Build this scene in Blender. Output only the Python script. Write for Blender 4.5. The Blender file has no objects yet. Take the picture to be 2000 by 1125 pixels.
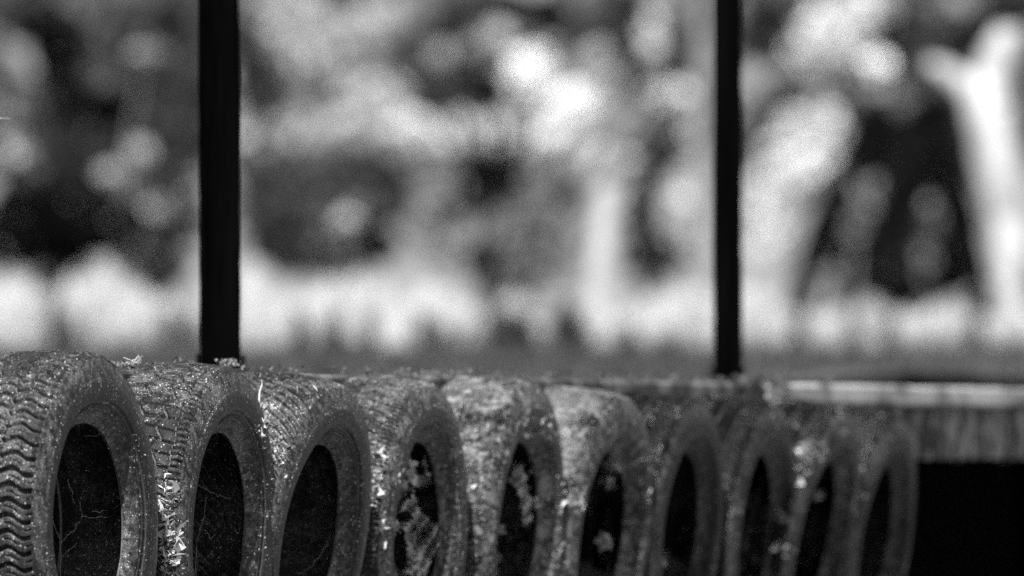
import bpy, math, random
import numpy as np
from mathutils import Vector, Matrix, noise as mnoise
from mathutils.bvhtree import BVHTree

rad = math.radians
random.seed(7)
rng = np.random.default_rng(7)
S = bpy.context.scene
COL = S.collection

# ------------------------------------------------------------------ camera, sky, sun, exposure
F = 19000.0           # focal length expressed in pixels of the 2000 px wide photograph
HC = 0.70            # camera height
YH = 960.0           # horizon row
cam = bpy.data.cameras.new('camera')
cam.sensor_width = 36.0
cam.lens = F / 2000 * 36
cam.shift_y = (YH - 562.5) / 2000
cam.clip_start, cam.clip_end = 0.1, 3000
cam.dof.use_dof = True
cam.dof.focus_distance = 18.35
cam.dof.aperture_fstop = 3.8
camo = bpy.data.objects.new('camera', cam)
camo.location = (0, 0, HC)
camo.rotation_euler = (rad(90), 0, 0)
COL.objects.link(camo)
S.camera = camo

SUN_AZ, SUN_EL = -171.0, 46.0      # degrees to the right of the view direction, and up
W = bpy.data.worlds.new('World')
S.world = W
W.use_nodes = True
wn, wl = W.node_tree.nodes, W.node_tree.links
sky = wn.new('ShaderNodeTexSky')
sky.sky_type = 'NISHITA'
sky.sun_disc = False
sky.sun_elevation = rad(SUN_EL)
sky.sun_rotation = rad(SUN_AZ)
sky.dust_density = 3.0
bw = wn.new('ShaderNodeRGBToBW')                 # black and white photograph: the sky's colour as grey
wl.new(sky.outputs[0], bw.inputs[0])
wl.new(bw.outputs[0], wn['Background'].inputs[0])
wn['Background'].inputs[1].default_value = 0.056

sun = bpy.data.lights.new('sun', 'SUN')
sun.energy = 4.8
sun.angle = rad(0.5)
sun.color = (1, 1, 1)
suno = bpy.data.objects.new('sun', sun)
tosun = Vector((math.cos(rad(SUN_EL)) * math.sin(rad(SUN_AZ)), math.cos(rad(SUN_EL)) * math.cos(rad(SUN_AZ)), math.sin(rad(SUN_EL))))
suno.rotation_euler = tosun.to_track_quat('Z', 'Y').to_euler()
COL.objects.link(suno)
S.view_settings.view_transform = 'Standard'
S.view_settings.look = 'None'
S.view_settings.exposure = 1.0
S.view_settings.gamma = 1.0
S.cycles.use_denoising = False
S.cycles.max_bounces = 8
S.cycles.transparent_max_bounces = 12

# ------------------------------------------------------------------ helpers
def at(px, py, Z):
    return np.array([(px - 1000) * Z / F, Z, HC + (YH - py) * Z / F])

def rw(px, py, inset=-0.005):                   # point on the tyres' outer face plane, or inset metres behind it
    return at(px, py, rowZ(px, -inset / math.sin(TH)))

def tag(o, label, cat, group=None, kind=None):
    if label: o['label'] = label
    if cat: o['category'] = cat
    if group: o['group'] = group
    if kind: o['kind'] = kind
    return o

def empty(name, loc=(0, 0, 0)):
    o = bpy.data.objects.new(name, None)
    o.location = loc
    o.empty_display_size = 0.1
    COL.objects.link(o)
    return o

def mesh_np(name, V, faces, mat, parent=None, smooth=True, loc=None):
    """V (n,3) world coordinates, faces (m,k) array or list of arrays"""
    V = np.asarray(V, dtype=np.float32)
    if loc is not None:
        V = V - np.asarray(loc, dtype=np.float32)
    me = bpy.data.meshes.new(name)
    if isinstance(faces, np.ndarray):
        m, k = faces.shape
        me.vertices.add(len(V)); me.vertices.foreach_set('co', V.ravel())
        me.loops.add(m * k); me.loops.foreach_set('vertex_index', faces.astype(np.int32).ravel())
        me.polygons.add(m)
        me.polygons.foreach_set('loop_start', np.arange(0, m * k, k, dtype=np.int32))
        me.update(calc_edges=True)
        me.validate()
    else:
        me.from_pydata([tuple(v) for v in V], [], [tuple(f) for f in faces])
        me.update()
    if smooth:
        me.polygons.foreach_set('use_smooth', np.ones(len(me.polygons), dtype=bool))
    me.materials.append(mat)
    o = bpy.data.objects.new(name, me)
    COL.objects.link(o)
    if parent is not None:
        o.parent = parent
        if loc is not None:
            o.location = np.asarray(loc) - np.asarray(parent.location)
        else:
            o.matrix_parent_inverse = Matrix.Translation(-parent.location)
    elif loc is not None:
        o.location = loc
    return o

class MB:
    def __init__(s): s.V, s.F = [], []
    def add(s, V, Fs):
        n = len(s.V)
        s.V += [tuple(v) for v in V]
        s.F += [tuple(i + n for i in f) for f in Fs]
    def box(s, a, b, jit=0.0):
        x0, y0, z0 = a; x1, y1, z1 = b
        V = [(x, y, z) for z in (z0, z1) for y in (y0, y1) for x in (x0, x1)]
        s.add(V, [(0, 2, 3, 1), (4, 5, 7, 6), (0, 1, 5, 4), (2, 6, 7, 3), (0, 4, 6, 2), (1, 3, 7, 5)])
    def tube(s, pts, radii, n=8, cap=True):
        pts = [Vector(p) for p in pts]
        rings = []
        up = Vector((0.13, 0.21, 0.97))
        for i, p in enumerate(pts):
            d = (pts[min(i + 1, len(pts) - 1)] - pts[max(i - 1, 0)]).normalized()
            u = up.cross(d)
            if u.length < 0.05: u = Vector((1, 0, 0)).cross(d)
            u.normalize(); w = d.cross(u)
            rings.append([p + (u * math.cos(2 * math.pi * k / n) + w * math.sin(2 * math.pi * k / n)) * radii[i] for k in range(n)])
        V = [v for r in rings for v in r]
        Fs = [(i * n + k, i * n + (k + 1) % n, (i + 1) * n + (k + 1) % n, (i + 1) * n + k) for i in range(len(pts) - 1) for k in range(n)]
        if cap:
            Fs.append(tuple(range(n - 1, -1, -1))); Fs.append(tuple((len(pts) - 1) * n + k for k in range(n)))
        s.add(V, Fs)
    def build(s, name, mat, parent=None, smooth=False, bevel=0.0):
        o = mesh_np(name, s.V, s.F, mat, parent, smooth)
        if bevel:
            m = o.modifiers.new('bevel', 'BEVEL'); m.width = bevel; m.segments = 2; m.limit_method = 'ANGLE'
        return o

# ------------------------------------------------------------------ materials (all neutral greys: the photograph is black and white)
def newmat(name):
    m = bpy.data.materials.new(name); m.use_nodes = True
    nt = m.node_tree
    return m, nt.nodes, nt.links, nt.nodes['Principled BSDF']

def g3(v): return (v, v, v, 1)

def noise(N, L, scale, detail=4, rough=0.6, vec=None, kind='Object'):
    t = N.new('ShaderNodeTexNoise'); t.inputs['Scale'].default_value = scale
    t.inputs['Detail'].default_value = detail; t.inputs['Roughness'].default_value = rough
    if vec is None:
        c = N.new('ShaderNodeTexCoord'); vec = c.outputs[kind]
    L.new(vec, t.inputs['Vector'])
    return t.outputs['Fac']

def ramp(N, L, fac, stops):
    r = N.new('ShaderNodeValToRGB')
    e = r.color_ramp.elements
    while len(e) < len(stops): e.new(0.5)
    for i, (p, v) in enumerate(stops):
        e[i].position = p; e[i].color = g3(v)
    L.new(fac, r.inputs[0])
    return r.outputs[0]

def math_(N, L, op, a, b=None, clamp=False):
    n = N.new('ShaderNodeMath'); n.operation = op; n.use_clamp = clamp
    for i, x in enumerate((a, b)):
        if x is None: continue
        if isinstance(x, (int, float)): n.inputs[i].default_value = x
        else: L.new(x, n.inputs[i])
    return n.outputs[0]

def mix(N, L, fac, a, b):
    n = N.new('ShaderNodeMix'); n.data_type = 'RGBA'
    if isinstance(fac, (int, float)): n.inputs[0].default_value = fac
    else: L.new(fac, n.inputs[0])
    for i, x in ((6, a), (7, b)):
        if isinstance(x, (int, float)): n.inputs[i].default_value = g3(x)
        else: L.new(x, n.inputs[i])
    return n.outputs[2]

def bump(N, L, h, strength, dist, prev=None):
    b = N.new('ShaderNodeBump'); b.inputs['Strength'].default_value = strength; b.inputs['Distance'].default_value = dist
    L.new(h, b.inputs['Height'])
    if prev is not None: L.new(prev, b.inputs['Normal'])
    return b.outputs[0]

def rubber(name, base, dust, dustcol, speck, mud=0.0, rough=0.55, side=False):
    m, N, L, P = newmat(name)
    uvn = N.new('ShaderNodeUVMap'); uvn.uv_map = 'polar'
    def stretched(su, sv, scale, detail=5, r=0.65):
        mp = N.new('ShaderNodeMapping'); mp.inputs['Scale'].default_value = (su, sv, 1)
        L.new(uvn.outputs[0], mp.inputs[0])
        return noise(N, L, scale, detail, r, mp.outputs[0])
    big = noise(N, L, 7, 7, 0.72)
    mid = noise(N, L, 60, 7, 0.8)
    fine = noise(N, L, 330, 4, 0.75)
    ringn = stretched(0.12, 1.0, 170, 5, 0.7)                 # scuffs running round the tyre
    drip = stretched(1.0, 0.10, 75, 5, 0.7)                   # dirt washed down across it
    geo = N.new('ShaderNodeNewGeometry')
    sep = N.new('ShaderNodeSeparateXYZ'); L.new(geo.outputs['Normal'], sep.inputs[0])
    up = math_(N, L, 'MULTIPLY', math_(N, L, 'MAXIMUM', sep.outputs[2], 0.0), 0.06)
    d = math_(N, L, 'ADD', math_(N, L, 'ADD', math_(N, L, 'MULTIPLY', big, 0.5), math_(N, L, 'MULTIPLY', mid, 0.26)),
              math_(N, L, 'ADD', math_(N, L, 'MULTIPLY', ringn, 0.12), math_(N, L, 'MULTIPLY', drip, 0.12)))
    d = math_(N, L, 'ADD', d, up)
    dm = ramp(N, L, d, [(0.575 - 0.20 * dust, 0), (0.645 - 0.20 * dust, 1)])
    dark = ramp(N, L, ringn, [(0.35, base * 0.65), (0.65, base * 1.35)])
    dustc = ramp(N, L, fine, [(0.40, dustcol * 0.4), (0.52, dustcol), (0.68, dustcol * 3.0)])
    col = mix(N, L, math_(N, L, 'MULTIPLY', dm, 0.92), dark, dustc)
    fd = ramp(N, L, math_(N, L, 'ADD', math_(N, L, 'MULTIPLY', fine, 0.6), math_(N, L, 'MULTIPLY', mid, 0.4)), [(0.53, 0), (0.60, 1)])
    col = mix(N, L, math_(N, L, 'MULTIPLY', fd, 0.22 + 0.3 * dust), col, dustcol * 2.6)
    edge = ramp(N, L, geo.outputs['Pointiness'], [(0.515, 0), (0.56, 1)])    # rubber rubbed pale on the block edges
    col = mix(N, L, math_(N, L, 'MULTIPLY', edge, 0.40), col, dustcol * 2.6)
    if side:        # shoulder highlight painted in as a pale band, plus pale grit along the bead
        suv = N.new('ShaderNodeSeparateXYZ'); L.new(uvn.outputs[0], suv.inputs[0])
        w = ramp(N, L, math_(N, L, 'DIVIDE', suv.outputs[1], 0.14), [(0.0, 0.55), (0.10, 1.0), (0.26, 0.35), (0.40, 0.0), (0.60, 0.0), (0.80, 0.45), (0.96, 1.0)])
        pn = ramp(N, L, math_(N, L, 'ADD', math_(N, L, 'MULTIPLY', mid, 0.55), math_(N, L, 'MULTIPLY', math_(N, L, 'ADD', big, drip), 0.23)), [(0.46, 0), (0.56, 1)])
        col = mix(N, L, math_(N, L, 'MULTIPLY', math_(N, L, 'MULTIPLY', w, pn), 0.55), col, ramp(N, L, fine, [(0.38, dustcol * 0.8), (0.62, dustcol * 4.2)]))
    # pale specks of grit, clustered, of different sizes
    vor = N.new('ShaderNodeTexVoronoi'); vor.inputs['Scale'].default_value = 240
    c = N.new('ShaderNodeTexCoord')
    dis = N.new('ShaderNodeVectorMath'); dis.operation = 'ADD'
    nv = N.new('ShaderNodeTexNoise'); nv.inputs['Scale'].default_value = 400; L.new(c.outputs['Object'], nv.inputs['Vector'])
    sc = N.new('ShaderNodeVectorMath'); sc.operation = 'SCALE'; sc.inputs['Scale'].default_value = 0.004; L.new(nv.outputs['Color'], sc.inputs[0])
    L.new(c.outputs['Object'], dis.inputs[0]); L.new(sc.outputs[0], dis.inputs[1]); L.new(dis.outputs[0], vor.inputs['Vector'])
    pick = N.new('ShaderNodeSeparateColor'); L.new(vor.outputs['Color'], pick.inputs[0])
    sp = math_(N, L, 'LESS_THAN', vor.outputs['Distance'], math_(N, L, 'ADD', 0.10, math_(N, L, 'MULTIPLY', math_(N, L, 'POWER', pick.outputs[1], 2.0), 0.34)))
    pk = math_(N, L, 'GREATER_THAN', math_(N, L, 'ADD', math_(N, L, 'MULTIPLY', pick.outputs[0], 0.5), math_(N, L, 'MULTIPLY', math_(N, L, 'ADD', math_(N, L, 'MULTIPLY', big, 1.6), mid), 0.6)), 1.27 - speck)
    col = mix(N, L, math_(N, L, 'MULTIPLY', math_(N, L, 'MULTIPLY', sp, pk), 0.9), col, 0.45)
    if mud > 0:
        mn = noise(N, L, 16, 8, 0.8)
        mm = ramp(N, L, math_(N, L, 'ADD', math_(N, L, 'MULTIPLY', mn, 0.75), math_(N, L, 'MULTIPLY', drip, 0.25)), [(0.62 - 0.15 * mud, 0), (0.69 - 0.12 * mud, 1)])
        col = mix(N, L, math_(N, L, 'MULTIPLY', mm, 0.85), col, ramp(N, L, fine, [(0.35, 0.06), (0.65, 0.42)]))
    L.new(col, P.inputs['Base Color'])
    L.new(math_(N, L, 'ADD', rough - 0.22, math_(N, L, 'MULTIPLY', dm, 0.45)), P.inputs['Roughness'])
    P.inputs['Specular IOR Level'].default_value = 0.14 if side else 0.08
    b1 = bump(N, L, fine, 0.35 if side else 0.45, 0.0012)
    b2 = bump(N, L, mid, 0.18 if side else 0.25, 0.004, b1)
    b3 = bump(N, L, ringn, 0.5, 0.003, b2)
    L.new(b3, P.inputs['Normal'])
    return m

def leafmat(name, lo, hi, trans=0.5, rough=0.5):
    m, N, L, P = newmat(name)
    geo = N.new('ShaderNodeNewGeometry')
    col = ramp(N, L, geo.outputs['Random Per Island'], [(0, lo), (1, hi)])
    L.new(col, P.inputs['Base Color']); P.inputs['Roughness'].default_value = rough
    P.inputs['Specular IOR Level'].default_value = 0.3 if hi > 0.1 else 0.02
    t = N.new('ShaderNodeBsdfTranslucent'); L.new(col, t.inputs[0])
    ms = N.new('ShaderNodeMixShader'); ms.inputs[0].default_value = trans
    L.new(P.outputs[0], ms.inputs[1]); L.new(t.outputs[0], ms.inputs[2])
    L.new(ms.outputs[0], N['Material Output'].inputs[0])
    return m

def barkmat(name, lo, hi, sx=3.0, sz=3.0, bumpd=0.02):
    m, N, L, P = newmat(name)
    c = N.new('ShaderNodeTexCoord'); mp = N.new('ShaderNodeMapping'); mp.inputs['Scale'].default_value = (sx, sx, sz)
    L.new(c.outputs['Object'], mp.inputs[0])
    n1 = noise(N, L, 3, 8, 0.7, mp.outputs[0])
    L.new(ramp(N, L, n1, [(0.32, lo), (0.68, hi)]), P.inputs['Base Color'])
    P.inputs['Roughness'].default_value = 0.85
    L.new(bump(N, L, n1, 0.6, bumpd), P.inputs['Normal'])
    return m

def woodmat(name, lo, hi, stain=None, grain=(1.2, 30, 30), sscale=(6, 6, 2.5)):
    m, N, L, P = newmat(name)
    c = N.new('ShaderNodeTexCoord'); mp = N.new('ShaderNodeMapping'); mp.inputs['Scale'].default_value = grain
    L.new(c.outputs['Object'], mp.inputs[0])
    g = noise(N, L, 1.5, 8, 0.7, mp.outputs[0])
    col = ramp(N, L, g, [(0.3, lo), (0.7, hi)])
    if stain:
        mp2 = N.new('ShaderNodeMapping'); mp2.inputs['Scale'].default_value = sscale
        L.new(c.outputs['Object'], mp2.inputs[0])
        s = noise(N, L, 1.0, 6, 0.7, mp2.outputs[0])
        col = mix(N, L, ramp(N, L, s, [(0.47, 0), (0.58, 1)]), col, stain)
    L.new(col, P.inputs['Base Color'])
    P.inputs['Roughness'].default_value = 0.8
    L.new(bump(N, L, g, 0.5, 0.003), P.inputs['Normal'])
    return m

def soilmat(name, lo, hi, scale, bd=0.02):
    m, N, L, P = newmat(name)
    a = noise(N, L, scale, 8, 0.7); b = noise(N, L, scale * 14, 6, 0.7)
    L.new(ramp(N, L, math_(N, L, 'MULTIPLY', math_(N, L, 'ADD', a, b), 0.5), [(0.35, lo), (0.65, hi)]), P.inputs['Base Color'])
    P.inputs['Roughness'].default_value = 0.95
    L.new(bump(N, L, b, 0.8, bd), P.inputs['Normal'])
    return m

M_YARD = soilmat('yard_gravel', 0.12, 0.30, 2.0)
M_SOIL = soilmat('shade_black_soil', 0.004, 0.012, 3.0)  # near black so the shade of the void sits in the soil colour
M_BANK = soilmat('bank_turf', 0.02, 0.10, 0.5, 0.05)
M_HILL = soilmat('meadow', 0.15, 0.28, 0.12, 0.2)
M_FASCIA = woodmat('weathered_fascia', 0.006, 0.03, stain=0.30, sscale=(13, 13, 10))
M_EDGE = woodmat('bleached_board', 0.26, 0.55, stain=0.14, sscale=(2.2, 2.2, 3))
M_EDGE_OLD = woodmat('mossy_edge_board', 0.015, 0.06, stain=0.16)
M_DECK = woodmat('deck_board', 0.05, 0.14)
M_POST = woodmat('black_post', 0.0003, 0.0022, grain=(30, 30, 1.2))
M_POST.node_tree.nodes['Principled BSDF'].inputs['Specular IOR Level'].default_value = 0.0
M_ROOF = woodmat('roof_board', 0.03, 0.07)
M_BARK_PALE = barkmat('pale_bark', 0.16, 0.62, 2, 1.0)
M_BARK_STUMP = barkmat('stump_bark', 0.20, 0.46, 3, 1.5)
M_BARK_MID = barkmat('grey_bark', 0.10, 0.26)
M_BARK_DARK = barkmat('dark_bark', 0.004, 0.02)
M_LITTER = leafmat('dead_leaf', 0.10, 0.72, 0.2, 0.7)
M_CHIP = leafmat('pale_flake', 0.10, 0.70, 0.15, 0.6)
M_MOSS = leafmat('dark_moss', 0.02, 0.12, 0.2, 0.8)
M_BARK_DARK.node_tree.nodes['Principled BSDF'].inputs['Specular IOR Level'].default_value = 0.05
M_CRUST = leafmat('moss_crust', 0.01, 0.16, 0.2, 0.8)
M_LIMB = barkmat('black_limb_bark', 0.001, 0.006); M_LIMB.node_tree.nodes['Principled BSDF'].inputs['Specular IOR Level'].default_value = 0.0
M_FLUFF = leafmat('dry_moss', 0.05, 0.40, 0.3, 0.8)
M_TWIG = barkmat('twig_bark', 0.22, 0.5, 40, 10, 0.001)
M_WEB = leafmat('cobweb_silk', 0.2, 0.42, 0.4, 0.5)
L_BLACK = leafmat('leaf_black', 0.002, 0.007, 0.2)
L_DARK = leafmat('leaf_dark', 0.015, 0.05, 0.3)
L_MID = leafmat('leaf_mid', 0.03, 0.09, 0.4)
L_LIGHT = leafmat('leaf_light', 0.15, 0.33, 0.35)
L_PALE = leafmat('leaf_pale', 0.40, 0.66, 0.3)
L_BRIGHT = leafmat('leaf_bright', 0.52, 0.80, 0.15)
L_GLARE = leafmat('leaf_glare', 0.85, 0.95, 0.0, 0.3)  # near-white leaf colour that carries painted glare and glints
L_STRAW = leafmat('grass_pale', 0.50, 0.80, 0.3)
L_TURF = leafmat('grass_turf', 0.02, 0.11, 0.4)

# ------------------------------------------------------------------ the row line and the deck frame
TY = [  # hole centre x, crown row, radius, hole width/height, lean (deg), pattern, base, dust, dust tone, speck, mud
    (165, 685, 0.327, 0.370, 0, 'wave', 0.018, 0.28, 0.08, 0.12, 0.0),
    (420, 710, 0.320, 0.312, 2, 'zigzag', 0.018, 0.30, 0.085, 0.13, 0.0),
    (597, 728, 0.316, 0.330, 9, 'lug', 0.016, 0.24, 0.08, 0.13, 0.0),
    (806, 738, 0.312, 0.300, 3, 'chevron', 0.017, 0.30, 0.09, 0.15, 0.35),
    (1000, 737, 0.320, 0.275, 5, 'bald', 0.008, 0.40, 0.075, 0.26, 0.72),
    (1165, 757, 0.318, 0.30, 8, 'bald', 0.008, 0.40, 0.075, 0.26, 0.72),
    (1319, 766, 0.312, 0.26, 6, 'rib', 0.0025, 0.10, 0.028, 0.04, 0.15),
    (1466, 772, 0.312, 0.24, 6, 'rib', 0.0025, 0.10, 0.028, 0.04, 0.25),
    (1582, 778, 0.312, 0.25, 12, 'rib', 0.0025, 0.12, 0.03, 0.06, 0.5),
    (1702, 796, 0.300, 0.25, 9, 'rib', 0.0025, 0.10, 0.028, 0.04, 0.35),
]
Z1 = 17.92                                      # the row: hole centres on one straight line seen at a grazing angle
X1 = (160 - 1000) * Z1 / F
SLOPE = 0.318                                   # sideways metres per metre of depth
TH = math.atan2(1.0, SLOPE)
def rowZ(px, off=0.0):                          # depth at which the sight line through column px meets the row line
    return (X1 - SLOPE * Z1 + off) / ((px - 1000) / F - SLOPE)
ALONG = np.array([math.cos(TH), math.sin(TH), 0.0])
BACK = np.array([-math.sin(TH), math.cos(TH), 0.0])
P0 = np.array([X1, Z1, 0]) + BACK * 0.185       # a point on the deck's front line
def dk(a, q, z):        # deck coordinates: along, behind the front line, height 
    return P0 + ALONG * a + BACK * q + np.array([0, 0, z - 0.027 + 0.0045 * a])

class DB(MB):
    def dbox(s, a0, a1, q0, q1, z0, z1, seg=1, jit=0.0):
        n0 = len(s.V)
        for i in range(seg + 1):
            a = a0 + (a1 - a0) * i / seg
            j = [random.uniform(-jit, jit) for _ in range(8)]
            for k, (q, z) in enumerate(((q0, z0), (q1, z0), (q1, z1), (q0, z1))):
                s.V.append(tuple(dk(a, q + j[k], z + j[k + 4])))
        for i in range(seg):
            b = n0 + i * 4
            for k in range(4):
                s.F.append((b + k, b + 4 + k, b + 4 + (k + 1) % 4, b + (k + 1) % 4))
        s.F.append((n0, n0 + 1, n0 + 2, n0 + 3))
        e = n0 + seg * 4
        s.F.append((e + 3, e + 2, e + 1, e))

A0, A1 = -3.0, 24.0
ZT = 0.957
deck = empty('timber_deck', P0)
tag(deck, 'weathered timber deck edge with bleached top board behind the row of tyres', 'deck')
def along_at(px):                               # where along the deck's front line the column px falls
    Zd = rowZ(px, -0.185 / math.sin(TH)); return float((np.array([(px - 1000) * Zd / F, Zd, 0]) - P0) @ ALONG)
AJ = along_at(1480)
b = DB(); b.dbox(A0, AJ - 0.004, -0.022, 0.135, ZT - 0.046, ZT, 140, 0.0016); b.build('edge_board', M_EDGE_OLD, deck, bevel=0.008)
b = DB(); b.dbox(AJ + 0.004, A1, -0.022, 0.135, ZT - 0.046, ZT + 0.002, 140, 0.0016); e = b.build('edge_board', M_EDGE, deck, bevel=0.008); e['label'] = 'bleached pale edge board past the bald tyres'
b = DB(); b.dbox(A0, A1, 0.008, 0.068, ZT - 0.180, ZT - 0.048, 150, 0.0015); b.build('fascia_beam', M_FASCIA, deck, bevel=0.004)
b = DB()
q = 0.143
while q < 2.9:
    b.dbox(A0, A1, q, q + 0.128, ZT - 0.046, ZT - random.uniform(0, 0.003), 30, 0.001); q += 0.136
b.build('deck_boards', M_DECK, deck)
for a in (-2.3, -0.2, 2.2, 4.6, 7.3, 9.9, 12.5, 15.1, 17.7):
    b = DB(); b.dbox(a - 0.05, a + 0.05, 1.20, 1.30, -0.05, ZT - 0.05, 1); b.build('pier', M_POST, deck)
for a in (-1.6, 0.2, 1.9, 3.5, 5.5, 7.0, 9.0, 11, 13, 15, 17, 19, 21, 23):
    b = DB(); b.dbox(a - 0.03, a + 0.03, 0.07, 2.85, ZT - 0.17, ZT - 0.05, 1); b.build('joist', M_POST, deck)

# posts on the deck
def post(px, Z, wpx, name_label, lean, ztop):
    x = (px - 1000) * Z / F
    h = wpx * Z / F / 2
    rel = np.array([x, Z, 0]) - P0
    a = float(rel @ ALONG); q = float(rel @ BACK)
    zb = ZT - 0.025 + 0.0045 * a
    o = empty('shelter_post', (x, Z, zb)); tag(o, name_label, 'post')
    m = MB(); n = 24
    c, s_ = math.cos(0.06), math.sin(0.06)
    V = []
    for i in range(n + 1):
        t = i / n; z = zb + t * (ztop - zb); dx = -lean * (z - zb)
        for ux, uy in ((-1, -1), (1, -1), (1, 1), (-1, 1)):
            jx, jy = random.uniform(-1, 1) * 0.0012, random.uniform(-1, 1) * 0.0012
            V.append((x + dx + (ux * c - uy * s_) * h + jx, Z + (ux * s_ + uy * c) * h + jy, z))
    Fs = [(i * 4 + k, i * 4 + (k + 1) % 4, i * 4 + 4 + (k + 1) % 4, i * 4 + 4 + k) for i in range(n) for k in range(4)]
    Fs += [(3, 2, 1, 0), (n * 4, n * 4 + 1, n * 4 + 2, n * 4 + 3)]
    m.add(V, Fs); m.build('post_timber', M_POST, o, bevel=0.006)
    # foot bracket at deck level
    for sgn in (-1, 1):
        m = MB(); m.box((x + sgn * (h + 0.006) - 0.003, Z - h * 0.6, zb), (x + sgn * (h + 0.006) + 0.003, Z + h * 0.6, zb + 0.05))
        m.build('foot_bracket', M_POST, o)
    return o
ROOF_Z = 3.15
post(431, 20.9, 78, 'thick black timber post standing on the deck behind the first tyres', 0.006, ROOF_Z)
post(1422, 24.3, 54, 'thin black timber post standing on the deck further along the tyre row', 0.002, ROOF_Z + 0.05)

# ------------------------------------------------------------------ ground
def hbank(x, Z):
    h = np.interp(Z, [10, 25, 40, 60, 80, 150, 300, 600], [0.80, 0.89, 1.19, 1.53, 1.84, 3.9, 11.6, 34])
    return h + 0.03 * np.sin(x * 1.7 + Z * .7) * np.clip((Z - 26) / 8, 0, 1) + 0.02 * np.sin(x * 3.1 - Z * 1.3) * np.clip((Z - 26) / 8, 0, 1)

def grid_mesh(name, X, Y, hf, mat):
    xx, yy = np.meshgrid(X, Y)
    zz = hf(xx, yy)
    V = np.stack([xx.ravel(), yy.ravel(), zz.ravel()], 1)
    ny, nx = xx.shape
    i = np.arange(ny - 1)[:, None] * nx + np.arange(nx - 1)[None]
    Fs = np.stack([i, i + 1, i + nx + 1, i + nx], -1).reshape(-1, 4)
    return mesh_np(name, V, Fs, mat)

def h_near(x, y):
    q = (x - P0[0]) * BACK[0] + (y - P0[1]) * BACK[1]
    return 0.012 * np.sin(x * 5) * np.cos(y * 4) * (q < 0) - 0.004
tag(grid_mesh('ground', np.linspace(-300, 300, 61), np.linspace(-100, 700, 81), lambda x, y: x * 0 - 0.02, M_YARD), 'gravel yard in front of the deck', 'ground', kind='structure')
# soil floor and face under the deck, the void's shade put into its colour
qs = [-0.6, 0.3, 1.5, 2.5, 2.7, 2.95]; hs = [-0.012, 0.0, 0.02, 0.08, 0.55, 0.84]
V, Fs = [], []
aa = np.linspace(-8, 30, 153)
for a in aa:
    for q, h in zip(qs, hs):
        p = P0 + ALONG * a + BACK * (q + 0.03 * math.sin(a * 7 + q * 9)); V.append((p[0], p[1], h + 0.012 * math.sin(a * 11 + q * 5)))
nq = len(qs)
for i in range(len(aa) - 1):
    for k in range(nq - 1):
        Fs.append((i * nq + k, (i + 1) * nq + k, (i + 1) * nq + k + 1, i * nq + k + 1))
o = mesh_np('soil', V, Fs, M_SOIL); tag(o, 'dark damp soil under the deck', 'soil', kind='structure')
# bank behind the deck: rows follow the deck line near it, then fan out
V, Fs = [], []
na, nr = 121, 110
for i in range(nr):
    t = i / (nr - 1)
    for k in range(na):
        a = -40 + 140 * (k / (na - 1))
        d = 2.92 + (t ** 1.7) * 75
        p = P0 + ALONG * a + BACK * d
        V.append((p[0], p[1], 0.0))
V = np.array(V); V[:, 2] = hbank(V[:, 0], V[:, 1])
i = np.arange(nr - 1)[:, None] * na + np.arange(na - 1)[None]
o = mesh_np('grass_bank', V, np.stack([i, i + 1, i + na + 1, i + na], -1).reshape(-1, 4), M_BANK)
tag(o, 'grassy bank rising behind the deck', 'bank', kind='structure')
o = grid_mesh('hill', np.linspace(-150, 150, 121), np.linspace(33.0, 600, 180), lambda x, y: hbank(x, y) - 0.04 - 0.25 * (np.abs(x + 5) > 30) * (y < 40) + 0.7 * np.sin(x * 0.11 + y * 0.06) * np.clip((y - 90) / 60, 0, 1), M_HILL)
tag(o, 'pale sunlit meadow hill far behind the trees', 'hill', kind='structure')

# ------------------------------------------------------------------ tyres
def sstep(e0, e1, x):
    t = np.clip((x - e0) / (e1 - e0), 0, 1); return t * t * (3 - 2 * t)

def groove(d, w):            # 1 in the groove, 0 on the block
    return 1 - sstep(w * 0.62, w, np.abs(d))

def per(x, p):
    return (x + p / 2) % p - p / 2

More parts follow.
